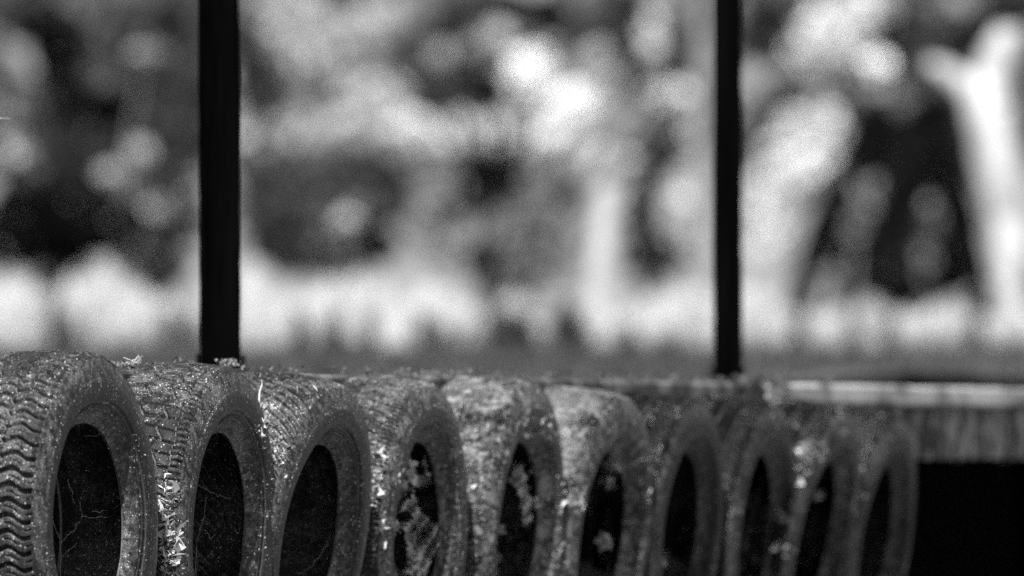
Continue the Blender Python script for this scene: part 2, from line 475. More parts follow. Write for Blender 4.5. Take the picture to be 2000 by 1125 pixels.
def tread_pattern(kind, u, v):
    """u metres around, v -1..1 across; returns groove depth fraction"""
    av = np.abs(v)
    if kind == 'wave':
        s = np.sign(v)
        off = 0.0055 * np.sin(v * 9.5) + 0.012 * av + np.where(v > 0.12, 0.013, np.where(v < -0.45, 0.006, 0))
        g = groove(per(u + off, 0.030), 0.0052) * (av < 0.97)
        z = groove(v - 0.12 - 0.05 * np.sin(u * 2 * np.pi / 0.030), 0.045)
        z2 = groove(v + 0.45 - 0.05 * np.sin(u * 2 * np.pi / 0.030 + 1), 0.045)
        f = groove(per(u + off + 0.015, 0.030), 0.0016) * (np.sin(v * 14) > -0.2) * 0.55
        return np.maximum.reduce([g, z * 0.8, z2 * 0.8, f])
    if kind == 'zigzag':
        tri = np.abs(per(u, 0.056)) / 0.028 - 0.5
        z1 = groove(v - 0.30 - 0.20 * tri, 0.05); z2 = groove(v + 0.25 - 0.20 * tri, 0.05); z3 = groove(v - 0.70 - 0.05 * tri, 0.03)
        lat = groove(per(u + 0.016 * v, 0.028), 0.0028) * ((av < 0.72))
        lat2 = groove(per(u + 0.010 * v + 0.007, 0.028), 0.0016) * (np.sin(u * 112) > -0.4) * 0.6 * (av < 0.7)
        sh = groove(per(u - 0.008 * v, 0.0140), 0.0030) * (av > 0.70)
        return np.maximum.reduce([z1, z2, z3 * 0.7, lat, lat2, sh])
    if kind == 'lug':
        d = u + 0.040 * (v - 0.1) ** 2 * np.sign(v) + 0.03 * v
        g = groove(per(d, 0.0235), 0.0045) * sstep(0.08, 0.16, av)
        c = groove(v - 0.06 * np.sin(u * 2 * np.pi / 0.047), 0.06)
        sh = groove(per(d + 0.0117, 0.0235), 0.0022) * (av > 0.62)
        return np.maximum.reduce([g, c, sh * 0.8])
    if kind == 'chevron':
        d = u + 0.028 * np.abs(v - 0.05)
        g = groove(per(d, 0.030), 0.0034) * (av < 0.66)
        z1 = groove(v - 0.30 - 0.05 * np.sign(per(u, 0.030)), 0.03); z2 = groove(v + 0.34 - 0.05 * np.sign(per(u, 0.03)), 0.03)
        sh = groove(per(u + 0.01 * v, 0.0115), 0.0028) * (av > 0.66)
        return np.maximum.reduce([g, z1, z2, sh])
    if kind == 'rib':
        r = np.maximum.reduce([groove(v - c, 0.05) for c in (-0.5, 0.0, 0.5)])
        sh = groove(per(u + 0.006 * v, 0.018), 0.003) * (av > 0.55)
        return np.maximum(r, sh * 0.8)
    return 0.25 * np.maximum.reduce([groove(v - c, 0.04) for c in (-0.45, 0.0, 0.45)])

# half profile (axial fraction of half width, radius fraction): crown, shoulder, bulge, bead
SIDE = [(0.860, 0.960), (0.878, 0.952), (0.884, 0.944), (0.905, 0.928), (0.926, 0.904), (0.946, 0.878), (0.966, 0.852), (0.968, 0.846), (0.987, 0.842), (0.994, 0.820), (1.000, 0.795), (0.998, 0.772), (0.988, 0.752),
        (0.972, 0.735), (0.960, 0.726), (0.930, 0.722), (0.905, 0.712), (0.893, 0.706), (0.868, 0.703), (0.868, 0.699), (0.885, 0.695), (0.870, 0.688), (0.845, 0.685), (0.845, 0.681), (0.855, 0.678), (0.825, 0.672), (0.790, 0.658), (0.760, 0.648), (0.765, 0.642), (0.735, 0.630), (0.690, 0.615), (0.655, 0.604), (0.635, 0.592)]
LINER = [(0.635, 0.592), (0.61, 0.590), (0.60, 0.600), (0.62, 0.625), (0.70, 0.66), (0.79, 0.70), (0.84, 0.75), (0.85, 0.80), (0.83, 0.85), (0.77, 0.895), (0.66, 0.925), (0.45, 0.935), (0.2, 0.938), (0, 0.938)]

def ring_mesh(name, prof_a, prof_r, ang, frame, mat, parent, closed=True, disp=None, flip=False):
    """prof arrays (m), ang (n). frame=(C, n, t, k): centre, axis, in-plane horizontal, in-plane up"""
    C, nn, tt, kk = frame
    Rr = np.broadcast_to(prof_r[None, :], (len(ang), len(prof_r))).copy()
    Aa = np.broadcast_to(prof_a[None, :], Rr.shape).copy()
    if disp is not None: Rr, Aa = disp(Rr, Aa)
    ca, sa = np.cos(ang)[:, None], np.sin(ang)[:, None]
    V = (C[None, None] + nn * Aa[..., None] + kk * (Rr * ca)[..., None] + tt * (Rr * sa)[..., None]).reshape(-1, 3)
    n, m = Rr.shape
    i = np.arange(n)[:, None]; j = np.arange(m - 1)[None]
    i2 = (i + 1) % n
    Fs = np.stack([i * m + j, i * m + j + 1, i2 * m + j + 1, i2 * m + j], -1).reshape(-1, 4)
    if flip: Fs = Fs[:, ::-1]
    o = mesh_np(name, V, np.ascontiguousarray(Fs), mat, parent, True)
    uu = np.broadcast_to((ang * prof_r.max())[:, None], (n, m)).ravel()
    ds = np.concatenate([[0], np.cumsum(np.hypot(np.diff(prof_a), np.diff(prof_r)))])
    vv_ = np.broadcast_to(ds[None], (n, m)).ravel()
    li = np.empty(len(o.data.loops), np.int32); o.data.loops.foreach_get('vertex_index', li)
    uv = np.stack([uu[li], vv_[li]], 1).astype(np.float32)
    lay = o.data.uv_layers.new(name='polar'); lay.data.foreach_set('uv', uv.ravel())
    return o

LABELS = [
    ('old tyre with wavy tread lying nearest at the left edge, first of the row', None),
    ('old tyre with zigzag block tread, between the wavy and the lug tyre', None),
    ('leaning old tyre with chunky diagonal tread lugs and a clean dark sidewall', None),
    ('old tyre with chevron tread and torn cobweb sheet in its hole', None),
    ('bald dusty tyre with mud patches, nearer of the two bald ones', None),
    ('bald dusty tyre with mud patches, farther of the two bald ones', None),
    ('dark ribbed tyre standing just past the two bald dusty tyres', None),
    ('dark ribbed tyre standing third from the far end of the row', None),
    ('strongly leaning dark tyre with pale mud blotches, second from the far end of the row', None),
    ('dark tyre at the far end of the row beside the black void', None),
]
def dustcol_side(d, i): return d * (1.0 if i < 6 else 1.8)
fine_arc = np.concatenate([np.linspace(-1.95, 1.95, 900, endpoint=False), np.linspace(1.95, 2 * np.pi - 1.95, 90, endpoint=False)])
mid_arc = np.concatenate([np.linspace(-1.95, 1.95, 420, endpoint=False), np.linspace(1.95, 2 * np.pi - 1.95, 80, endpoint=False)])
side_arc = np.linspace(-np.pi, np.pi, 200, endpoint=False)
BV_V, BV_F = [], []
FR = []
prevP = None
for i, (cx, cy, Rt, ratio, lean, pat, base, dust, dcol, speck, mud) in enumerate(TY):
    Z = rowZ(cx); X = (cx - 1000) * Z / F
    zc = HC + (YH - cy) * Z / F - Rt
    phi = math.atan2(X, Z)
    al = -(math.pi / 2 + phi) + math.acos(ratio)
    n0 = np.array([math.cos(al), math.sin(al), 0.0])
    t0 = np.array([-n0[1], n0[0], 0.0])
    ln = rad(lean)
    nn = n0 * math.cos(ln) - np.array([0, 0, 1.0]) * math.sin(ln)
    kk = n0 * math.sin(ln) + np.array([0, 0, 1.0]) * math.cos(ln)
    Pb = np.array([X, Z, zc])
    gap = 0 if prevP is None else float(np.linalg.norm(Pb - prevP))
    prevP = Pb
    hw = 0.200 / 2
    print('tyre', i, 'Z', round(Z, 2), 'R', round(Rt, 3), 'gap', round(gap, 3), 'yaw', round(math.degrees(al), 1))
    C = Pb - nn * (hw * 0.635)
    C[2] = zc
    fr = (C, nn, t0, kk)
    FR.append((C, nn, t0, kk, Rt, hw))
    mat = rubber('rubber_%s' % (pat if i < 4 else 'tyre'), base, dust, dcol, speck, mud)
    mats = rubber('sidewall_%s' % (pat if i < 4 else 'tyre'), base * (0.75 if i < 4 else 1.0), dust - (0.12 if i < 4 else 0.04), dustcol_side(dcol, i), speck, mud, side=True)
    o = empty('old_tyre', (C[0], C[1], 0)); tag(o, LABELS[i][0], 'tyre', 'old tyres in a row along the deck edge')
    # tread: rows across, including rounded shoulders
    tw = 0.860
    big = i < 4
    nv = 96 if big else 40
    v = np.linspace(-1, 1, nv)
    va = v * tw * hw
    cr = Rt * (1 - 0.018 * np.abs(v) ** 2.2 - 0.022 * sstep(0.86, 1.0, np.abs(v)))
    arc = fine_arc if big else mid_arc
    ph = rng.uniform(0, 1)
    def disp(Rr, Aa, arc=arc, v=v, pat=pat, Rt=Rt, ph=ph, hw=hw):
        u = arc[:, None] * Rt + ph
        vv = np.broadcast_to(v[None], Rr.shape)
        un = u + 0.0012 * np.sin(u * 31 + vv * 3)
        g = tread_pattern(pat, un, vv)
        wear = 0.75 + 0.25 * np.sin(arc * 2.3 + ph * 9)[:, None]
        edge = 1 - 0.0 * sstep(0.96, 1.0, np.abs(vv))
        dep = (0.0165 if pat in ('wave', 'zigzag') else 0.012) * g * edge * wear
        lump = 0.0012 * np.sin(arc * 3 + 1)[:, None] + 0.0007 * np.sin(arc[:, None] * 17 + 4 * vv) + 0.0005 * np.sin(arc[:, None] * 41 - 7 * vv)
        blk = 0.0007 * np.sin(np.floor(u / 0.028) * 12.9898 + np.floor(vv * 3) * 78.2)
        return Rr - dep + lump + blk * (1 - g), Aa
    tr = ring_mesh('tread', va, cr, arc, fr, mat, o, disp=disp, flip=True)
    for sgn in (1, -1):
        pa = np.array([p[0] for p in SIDE]) * hw * sgn
        pr = np.array([p[1] for p in SIDE]) * Rt
        def dsp(Rr, Aa, sgn=sgn, Rt=Rt):
            f = np.linspace(0, 1, Rr.shape[1])[None]
            w = np.sin(side_arc * 2 + i)[:, None] * 0.0025 + np.sin(side_arc * 5 + 2 * i)[:, None] * 0.0010
            w = w + 0.0015 * np.sin(np.linspace(0, 1, Rr.shape[1]) * 62)[None] * (np.linspace(0, 1, Rr.shape[1]) > 0.4)[None]
            return Rr + w * 0.4 * sstep(0, .2, f), Aa + sgn * w * sstep(0.05, 0.4, f)
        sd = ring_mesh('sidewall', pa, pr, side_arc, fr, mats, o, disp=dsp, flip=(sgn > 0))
        if sgn > 0: sd_vis = sd
    la = np.array([p[0] for p in LINER] + [-p[0] for p in LINER[-2::-1]]) * hw
    lr = np.array([p[1] for p in LINER] + [p[1] for p in LINER[-2::-1]]) * Rt
    ml = bpy.data.materials.get('liner_rubber')
    if ml is None:
        ml = rubber('liner_rubber', 0.02, 0.4, 0.08, 0.06, 0.0, 0.6)
    ln_o = ring_mesh('inner_liner', la, lr, side_arc, fr, ml, o, flip=False)
    for part in (tr, sd_vis, ln_o):
        me = part.data
        vs = np.empty(len(me.vertices) * 3, np.float32); me.vertices.foreach_get('co', vs)
        off = len(BV_V)
        BV_V += [Vector(p) for p in vs.reshape(-1, 3)]
        BV_F += [tuple(off + q for q in p.vertices) for p in me.polygons]
BVH = BVHTree.FromPolygons(BV_V, BV_F)
CAMV = Vector((0, 0, HC))
def hit(px, py):
    d = Vector(((px - 1000) / F, 1.0, (YH - py) / F)).normalized()
    l, n, _, dist = BVH.ray_cast(CAMV, d)
    return (l, n) if l is not None else (None, None)

# ------------------------------------------------------------------ litter, twigs, cobwebs lying on the tyres
def crumple(l, n, size, V, Fs, lift=0.4, curl=0.35):
    """a small curled scrap (six-sided) resting on a surface point"""
    t = Vector(rng.normal(size=3)).normalized()
    a = (n * rng.uniform(0.3, 1) + t * 0.9).normalized()
    u = a.cross(Vector(rng.normal(size=3))).normalized(); w = a.cross(u)
    asp = rng.uniform(0.22, 0.85); c = l + n * size * lift * rng.uniform(0.1, 1)
    b = len(V)
    pts = []
    for k in range(6):
        th = k * math.pi / 3
        rr = size * rng.uniform(0.7, 1.1)
        x, y = math.cos(th) * rr, math.sin(th) * rr * asp
        pts.append(c + u * x + w * y + a * (curl * (x * x) / size * rng.uniform(0.4, 1.6)))
    V.append(c); V.extend(pts)
    for k in range(6): Fs.append((b, b + 1 + k, b + 1 + (k + 1) % 6))

def litter(name, label, spots, mat, cat='litter', kind='stuff'):
    V, Fs = [], []
    for px, py, rx, ry, cnt, s0, s1 in spots:
        for _ in range(int(cnt * 1.9)):
            r, th = math.sqrt(rng.uniform()), rng.uniform(0, 2 * math.pi)
            l, n = hit(px + rx * r * math.cos(th), py + ry * r * math.sin(th))
            if l is None: continue
            crumple(l + n * 0.008 * rng.uniform(), n, (s0 + (1.5 * s1 - s0) * rng.uniform() ** 1.4) * 0.5, V, Fs, 0.9, 0.8)
    if not V: return
    o = mesh_np(name, [tuple(v) for v in V], Fs, mat, smooth=False)
    tag(o, label, cat, kind=kind)
    return o

litter('leaf_litter', 'crumbled pale leaves wedged between the wavy tyre and the zigzag tyre',
       [(318, 955, 12, 45, 60, .006, .02), (332, 1040, 22, 75, 150, .006, .024), (300, 880, 12, 30, 25, .004, .012), (340, 1090, 26, 40, 60, .006, .022), (292, 885, 10, 6, 5, .012, .02)], M_LITTER)
litter('leaf_litter', 'crumbled pale leaves wedged between the zigzag tyre and the leaning lug tyre',
       [(525, 850, 18, 55, 80, .006, .02), (520, 810, 12, 25, 40, .006, .016), (545, 900, 10, 40, 35, .005, .014), (530, 945, 8, 10, 8, .008, .016)], M_LITTER)
litter('leaf_litter', 'crumbled pale leaves wedged between the leaning lug tyre and the chevron tyre',
       [(735, 905, 12, 45, 70, .006, .02), (740, 985, 14, 50, 80, .006, .022), (735, 1060, 10, 40, 40, .005, .016)], M_LITTER)
litter('leaf_litter', 'pale leaf scraps caught in the rim of the chevron tyre',
       [(785, 910, 22, 28, 75, .006, .018), (800, 925, 10, 30, 30, .006, .016), (830, 940, 16, 10, 26, .008, .02), (833, 890, 8, 35, 20, .005, .012)], M_LITTER)
litter('leaf_litter', 'pale scraps along the crevice beside the nearer bald tyre',
       [(925, 890, 14, 60, 90, .006, .022), (935, 960, 14, 50, 70, .006, .02), (945, 850, 45, 18, 40, .006, .018), (905, 760, 40, 16, 50, .005, .014), (940, 1085, 40, 40, 60, .008, .024), (870, 745, 30, 8, 40, .006, .014)], M_LITTER)
litter('leaf_litter', 'pale scraps along the crevice between the two bald tyres',
       [(1040, 830, 20, 30, 80, .006, .022), (1072, 830, 16, 22, 50, .008, .022), (1105, 920, 14, 55, 80, .008, .024), (1100, 985, 60, 22, 110, .008, .024), (1060, 780, 18, 20, 30, .006, .016), (1125, 985, 16, 34, 50, .01, .03), (1095, 1085, 40, 20, 50, .01, .026)], M_LITTER)
litter('leaf_litter', 'pale scraps hanging round the hole of the farther bald tyre',
       [(1215, 890, 30, 16, 50, .008, .024), (1192, 920, 10, 30, 34, .008, .024), (1238, 900, 12, 26, 30, .008, .022), (1182, 1060, 10, 12, 12, .012, .03), (1255, 970, 20, 12, 30, .01, .024), (1185, 798, 14, 8, 8, .012, .02), (1265, 905, 8, 60, 30, .006, .018)], M_LITTER)
litter('leaf_litter', 'pale mud crumbs stuck in the gap before the strongly leaning tyre',
       [(1580, 890, 20, 22, 60, .012, .03), (1610, 885, 10, 26, 30, .01, .024), (1560, 940, 14, 10, 20, .012, .026), (1675, 970, 12, 26, 50, .012, .03), (1540, 1070, 18, 20, 30, .012, .03), (1520, 955, 8, 60, 22, .008, .02), (1640, 800, 16, 16, 20, .01, .024), (1298, 1092, 10, 16, 14, .012, .03), (1520, 808, 16, 18, 24, .01, .02)], M_LITTER)
# larger curled leaves wedged in the crevices
for lb, spots in (('between the zigzag tyre and the leaning lug tyre', [(528, 830, 8, 20, 5, .02, .036), (520, 875, 6, 14, 4, .018, .032), (552, 905, 6, 20, 3, .015, .025)]),
                  ('between the leaning lug tyre and the chevron tyre', [(738, 900, 8, 24, 6, .016, .032), (740, 965, 8, 26, 6, .016, .034), (738, 1040, 8, 24, 4, .014, .03)]),
                  ('between the wavy tyre and the zigzag tyre', [(318, 960, 8, 24, 6, .016, .032), (330, 1040, 12, 40, 10, .018, .038), (338, 1100, 14, 16, 5, .02, .04)]),
                  ('before the nearer bald tyre', [(930, 890, 8, 30, 6, .016, .034), (935, 980, 8, 30, 6, .016, .036), (905, 765, 20, 8, 4, .012, .022)]),
                  ('between the two bald tyres', [(1045, 845, 10, 20, 8, .018, .036), (1075, 835, 10, 16, 6, .02, .038), (1110, 980, 24, 14, 10, .02, .04), (1128, 990, 8, 20, 5, .024, .05), (1100, 1085, 24, 12, 6, .02, .04)])):
    litter('leaf_litter', 'larger curled pale leaves wedged ' + lb, spots, M_LITTER)

litter('leaf_litter', 'fluffy pale root mass and crumbs under the forked twig', [(512, 830, 16, 34, 120, .006, .018), (530, 800, 14, 16, 40, .004, .014), (545, 880, 14, 30, 60, .005, .016)], M_LITTER)
litter('leaf_litter', 'heap of torn pale leaves low in the gap beside the wavy tyre', [(328, 1000, 16, 50, 90, .012, .03), (335, 1075, 22, 40, 110, .012, .034)], M_LITTER)
litter('leaf_litter', 'torn pale leaves low in the gap beside the chevron tyre', [(735, 950, 12, 60, 70, .010, .028), (742, 1060, 12, 50, 50, .010, .026)], M_LITTER)
# scraps hanging in the webs that span the tyre holes
def hung(label, spots):
    V, Fs = [], []
    for px, py, rx, ry, cnt, s0, s1 in spots:
        for _ in range(cnt):
            r, th = math.sqrt(rng.uniform()), rng.uniform(0, 2 * math.pi)
            p = rw(px + rx * r * math.cos(th), py + ry * r * math.sin(th), 0.018 + 0.01 * rng.normal())
            crumple(Vector(p), Vector((0.5, -0.85, 0.2)), rng.uniform(s0, s1 * 1.5) * 0.5, V, Fs, 0.3, 0.7)
    tag(mesh_np('leaf_litter', [tuple(v) for v in V], Fs, M_LITTER, smooth=False), label, 'litter', kind='stuff')
hung('crumpled pale scraps caught in the web across the chevron tyre hole', [(785, 905, 16, 26, 55, .006, .018), (806, 938, 26, 8, 36, .008, .020), (834, 900, 7, 30, 22, .005, .012), (768, 945, 10, 40, 40, .006, .016), (800, 915, 8, 12, 14, .01, .022)])
hung('ragged pale scraps hanging in the hole of the nearer bald tyre', [(1012, 930, 12, 26, 34, .006, .018), (1026, 985, 9, 40, 60, .006, .016), (1040, 915, 6, 16, 14, .006, .014), (978, 1035, 8, 10, 12, .008, .018)])
hung('ragged pale scraps hanging in the hole of the farther bald tyre', [(1190, 905, 12, 16, 34, .008, .020), (1190, 940, 7, 14, 20, .008, .018), (1180, 1058, 9, 9, 14, .010, .024), (1215, 888, 22, 7, 30, .008, .02)])
hung('pale scraps hanging at the rim of the strongly leaning tyre', [(1582, 893, 14, 14, 36, .010, .024), (1556, 938, 10, 8, 14, .010, .022), (1598, 965, 7, 12, 12, .01, .02)])

# pale flakes sprinkled over each sharp tyre
def flakes(label, boxes):
    V, Fs = [], []
    for x0, y0, x1, y1, cnt, s0, s1 in boxes:
        for _ in range(cnt):
            l, n = hit(rng.uniform(x0, x1), rng.uniform(y0, y1))
            if l is None: continue
            if mnoise.noise(l * 22) + 0.5 * mnoise.noise(l * 70) < rng.uniform(-0.25, 0.45): continue
            crumple(l, n, s0 * 0.8 + (s1 - s0) * rng.uniform() ** 4, V, Fs, 0.25, 0.4)
    o = mesh_np('flake_litter', [tuple(v) for v in V], Fs, M_CHIP, smooth=False)
    tag(o, label, 'litter', kind='stuff')
flakes('pale flakes sprinkled over the wavy tyre', [(0, 690, 300, 1125, 187, .0008, .003), (230, 880, 305, 1125, 283, .0006, .002)])
flakes('pale flakes sprinkled over the zigzag tyre', [(210, 715, 540, 1125, 409, .0008, .003), (470, 850, 540, 1125, 345, .0006, .0025), (360, 860, 400, 1000, 78, .001, .003)])
flakes('pale flakes sprinkled over the leaning lug tyre', [(470, 735, 720, 1125, 535, .0008, .0035), (640, 850, 700, 1060, 187, .001, .005)])
flakes('pale flakes sprinkled over the chevron tyre', [(680, 745, 910, 1125, 504, .0010, .004), (720, 760, 860, 900, 187, .001, .004)])
flakes('pale flakes sprinkled over the nearer bald tyre', [(860, 740, 1110, 1125, 819, .0015, .006)])
flakes('pale flakes sprinkled over the farther bald tyre', [(1060, 755, 1280, 1125, 691, .0015, .007)])

# moss and dead matter on the ledge behind the tyres
def ledge_clump(name, label, px, py, rx, ry, cnt, s, mat, cat, q=0.03):
    V, Fs = [], []
    sx = (px - 1000) / F                       # where the sight line meets the deck edge line
    qq = q
    Zl = (P0[1] + BACK[1] * qq - ALONG[1] / ALONG[0] * (P0[0] + BACK[0] * qq)) / (1 - sx * ALONG[1] / ALONG[0])
    a = float((np.array([sx * Zl, Zl, 0]) - P0) @ ALONG)
    c = Vector(dk(a, q, ZT))
    top = (YH - py) * Zl / F + HC
    H = max(0.015, top - c.z); wdt = rx * Zl / F
    for _ in range(cnt):
        t = rng.uniform() ** 0.8
        p = c + Vector(ALONG) * (rng.normal() * wdt * 0.5 * (1.1 - 0.6 * t) if rx < 60 else rng.uniform(-1, 1) * wdt / 0.3) + Vector(BACK) * rng.normal() * 0.012 + Vector((0, 0, H * t))
        crumple(p, Vector((0, -0.3, 1)).normalized(), rng.uniform(0.4, 1) * s, V, Fs, 0.2)
    o = mesh_np(name, [tuple(v) for v in V], Fs, mat, smooth=False); tag(o, label, cat, kind='stuff')
ledge_clump('moss', 'small dark moss tuft on the deck edge above the zigzag tyre', 352, 697, 24, 10, 60, .006, M_MOSS, 'moss')
ledge_clump('moss', 'fluffy pale moss tuft on the deck edge in front of the thick post', 448, 701, 30, 12, 130, .005, M_FLUFF, 'moss')
ledge_clump('moss', 'dark moss lump on the deck edge behind the bald tyres', 1085, 742, 34, 8, 70, .007, M_MOSS, 'moss')
for x0, x1, lb in ((185, 330, 'between the first two tyres'), (440, 600, 'above the leaning lug tyre'), (640, 850, 'above the chevron tyre'), (880, 1240, 'behind the two bald tyres')):
    ledge_clump('moss', 'rough greyish moss crust on the deck edge ' + lb, (x0 + x1) / 2, 700 + 0.036 * (x0 + x1) / 2, (x1 - x0) / 2, 3, int((x1 - x0) * 0.5), .006, M_CRUST, 'moss', q=-0.015)
ledge_clump('leaf_litter', 'thin leaf crumbs strewn along the deck edge by the first tyres', 240, 706, 59, 6, 90, .005, M_FLUFF, 'litter')
ledge_clump('leaf_litter', 'pale leaf crumbs on the deck edge above the chevron tyre', 830, 735, 60, 6, 90, .005, M_FLUFF, 'litter')
ledge_clump('moss', 'dark moss strewn on the deck edge between the bald tyres and thin post', 1290, 748, 130, 4, 260, .008, M_MOSS, 'moss')
ledge_clump('moss', 'ragged dark moss over the joint of the pale edge board right of the thin post', 1490, 752, 60, 12, 220, .012, M_MOSS, 'moss', q=-0.02)
ledge_clump('moss', 'dark moss crumbs on the pale edge board above the strongly leaning tyre', 1610, 752, 40, 8, 70, .010, M_MOSS, 'moss', q=-0.02)

def strand(pts, r, jit=0.0):
    return [Vector(p) for p in pts], [r] * len(pts)

def onpt(px, py, lift=0.004):
    l, n = hit(px, py)
    if l is None: return Vector(at(px, py, rowZ(px)))
    return l + n * lift

def twig(label, chains, r):
    m = MB()
    for ch in chains:
        m.tube(ch, [r * (1 - 0.55 * k / (len(ch) - 1)) for k in range(len(ch))], 7)
    o = m.build('twig', M_TWIG, smooth=True); tag(o, label, 'twig'); return o
f0 = rw(507, 765); f1 = rw(500, 803); f2 = np.array(onpt(540, 822, .012)); f3 = np.array(onpt(577, 834, .010)); f4 = rw(511, 742)
twig('forked pale twig caught between the zigzag tyre and the lug tyre', [[f1, rw(506, 785), f0, rw(512, 752), f4], [f1, np.array(onpt(520, 812, .012)), f2, np.array(onpt(560, 829, .011)), f3], [f1, rw(492, 815), rw(488, 830)]], 0.0026)
twig('short crooked twig across the rim of the wavy tyre', [[onpt(168, 848), onpt(192, 849), onpt(204, 838), onpt(210, 826), onpt(218, 822)], [onpt(204, 838), onpt(202, 822)]], 0.0022)
twig('bent pale twig on the shoulder of the lug tyre', [[onpt(607, 750), onpt(615, 762), onpt(623, 775), onpt(620, 790)], [onpt(620, 790), onpt(628, 800)]], 0.0026)
twig('thin pale sliver on the sidewall of the chevron tyre', [[onpt(871, 800), onpt(870, 812), onpt(869, 824)]], 0.003)
# dry stem curling in at the left edge
m = MB()
m.tube([rw(-150, 760), rw(-110, 520), rw(-60, 330), rw(-25, 248), rw(0, 231), rw(18, 232), rw(32, 244)], [.0022, .0019, .0016, .0013, .0011, .0010, .0006], 6)
tag(m.build('dry_stem', M_TWIG, smooth=True), 'thin dry grass stem curling in at the left edge above the tyres', 'grass stem')
# glowing blades on the ledge
m = MB()
for k in range(9):
    x0 = 262 + rng.normal() * 8
    m.tube([rw(x0, 712, .2), rw(x0 + rng.normal() * 5 + 4, 704, .2), rw(x0 + 6 + rng.normal() * 12, 699 - rng.uniform(0, 6), .2)], [.0016, .0013, .0005], 5)
tag(m.build('grass_tuft', L_STRAW, smooth=True), 'tiny tuft of pale dry grass on the deck edge between the first two tyres', 'grass tuft')

def cobweb(label, lines, Zs, r):
    m = MB()
    for ln in lines:
        pts = []
        for (x, y) in ln: pts.append(rw(x, y, Zs + 0.006 * rng.normal()))
        fine = []
        for k in range(len(pts) - 1):
            for t in np.linspace(0, 1, 5, endpoint=False):
                p = pts[k] * (1 - t) + pts[k + 1] * t; p[2] += 0.0015 * rng.normal(); p[0] += 0.001 * rng.normal(); fine.append(p)
        fine.append(pts[-1])
        m.tube(fine, [r * rng.uniform(0.6, 1.5) for _ in fine], 5)
    tag(m.build('cobweb', M_WEB, smooth=True), label, 'cobweb')
cobweb('cobweb threads and a hanging root inside the hole of the wavy tyre',
       [[(97, 1000), (118, 1060), (118, 1125)], [(118, 1062), (132, 1045), (150, 1030), (160, 1008), (156, 995)], [(160, 1008), (185, 1011), (212, 1009)], [(132, 940), (142, 970), (146, 985)], [(180, 1000), (216, 996)], [(118, 1090), (150, 1060)], [(156, 995), (158, 970)]], 0.03, 0.00048)
cobweb('cobweb threads hanging in the hole of the zigzag tyre',
       [[(404, 965), (398, 1010), (386, 1060), (380, 1125)], [(372, 925), (390, 895), (400, 885)], [(398, 1035), (412, 1050), (420, 1046)], [(386, 1085), (384, 1125)], [(385, 945), (410, 960), (435, 970), (455, 972)], [(395, 1100), (415, 1075)]], 0.03, 0.00048)
cobweb('cobweb threads inside the hole of the lug tyre',
       [[(650, 1000), (648, 1030), (640, 1060), (622, 1090), (590, 1122)], [(640, 1060), (628, 1075), (624, 1100)]], 0.03, 0.00048)
# torn cobweb sheet in the chevron tyre: a sagging net with ragged holes
def websheet(label, outline, Zc, holes, name='cobweb'):
    xs = [p[0] for p in outline]; ys = [p[1] for p in outline]
    def inside(x, y):
        c = False; j = len(outline) - 1
        for i in range(len(outline)):
            (xi, yi), (xj, yj) = outline[i], outline[j]
            if (yi > y) != (yj > y) and x < (xj - xi) * (y - yi) / (yj - yi) + xi: c = not c
            j = i
        return c
    V, Fs = [], []
    idx = {}
    step = 3.0
    nx = int((max(xs) - min(xs)) / step) + 2; ny = int((max(ys) - min(ys)) / step) + 2
    def vert(i, j):
        if (i, j) not in idx:
            x = min(xs) + i * step; y = min(ys) + j * step
            dx, dy = rng.normal() * 0.9, rng.normal() * 0.9
            d = Zc + 0.03 * math.sin(x * 0.06) * math.cos(y * 0.045) + 0.012 * math.sin(x * .21 + y * .13) + 0.004 * rng.normal()
            idx[(i, j)] = len(V); V.append(rw(x + dx, y + dy, d))
        return idx[(i, j)]
    for i in range(nx):
        for j in range(ny):
            x = min(xs) + (i + .5) * step; y = min(ys) + (j + .5) * step
            if not inside(x + rng.normal() * 2, y + rng.normal() * 2): continue
            if any(((x - hx) / hrx) ** 2 + ((y - hy) / hry) ** 2 < 1 + 0.15 * rng.normal() for hx, hy, hrx, hry in holes): continue
            if rng.uniform() < 0.12: continue
            Fs.append((vert(i, j), vert(i + 1, j), vert(i + 1, j + 1), vert(i, j + 1)))
    tag(mesh_np(name, V, Fs, M_WEBSHEET), label, 'cobweb')
M_WEBSHEET = None
def webmat():
    m, N, L, P = newmat('cobweb_sheet')
    n1 = noise(N, L, 60, 6, 0.75); n2 = noise(N, L, 300, 3, 0.7)
    L.new(ramp(N, L, n1, [(0.3, 0.25), (0.7, 0.85)]), P.inputs['Base Color']); P.inputs['Roughness'].default_value = 0.9
    a = math_(N, L, 'MULTIPLY', ramp(N, L, n1, [(0.28, 0.35), (0.55, 1.0)]), ramp(N, L, n2, [(0.30, 0.5), (0.55, 1)]))
    L.new(a, P.inputs['Alpha'])
    return m
M_WEBSHEET = webmat()
websheet('torn grey cobweb sheet stretched over the lower hole of the chevron tyre',
         [(770, 960), (780, 935), (790, 950), (806, 958), (812, 980), (822, 1000), (848, 1020), (860, 1040), (862, 1125), (750, 1125)], 0.03,
         [(790, 1010, 18, 11), (782, 1075, 14, 46), (852, 1090, 5, 12), (800, 965, 4, 10)])
websheet('grey cobweb curtain across the upper hole of the nearer bald tyre',
         [(995, 905), (1010, 900), (1022, 935), (1036, 990), (1036, 1034), (1028, 1030), (1016, 970), (1004, 930)], 0.03, [])
websheet('pale web ball in the hole of the nearer bald tyre', [(940, 1090), (955, 1080), (972, 1100), (975, 1125), (935, 1125)], 0.03, [])

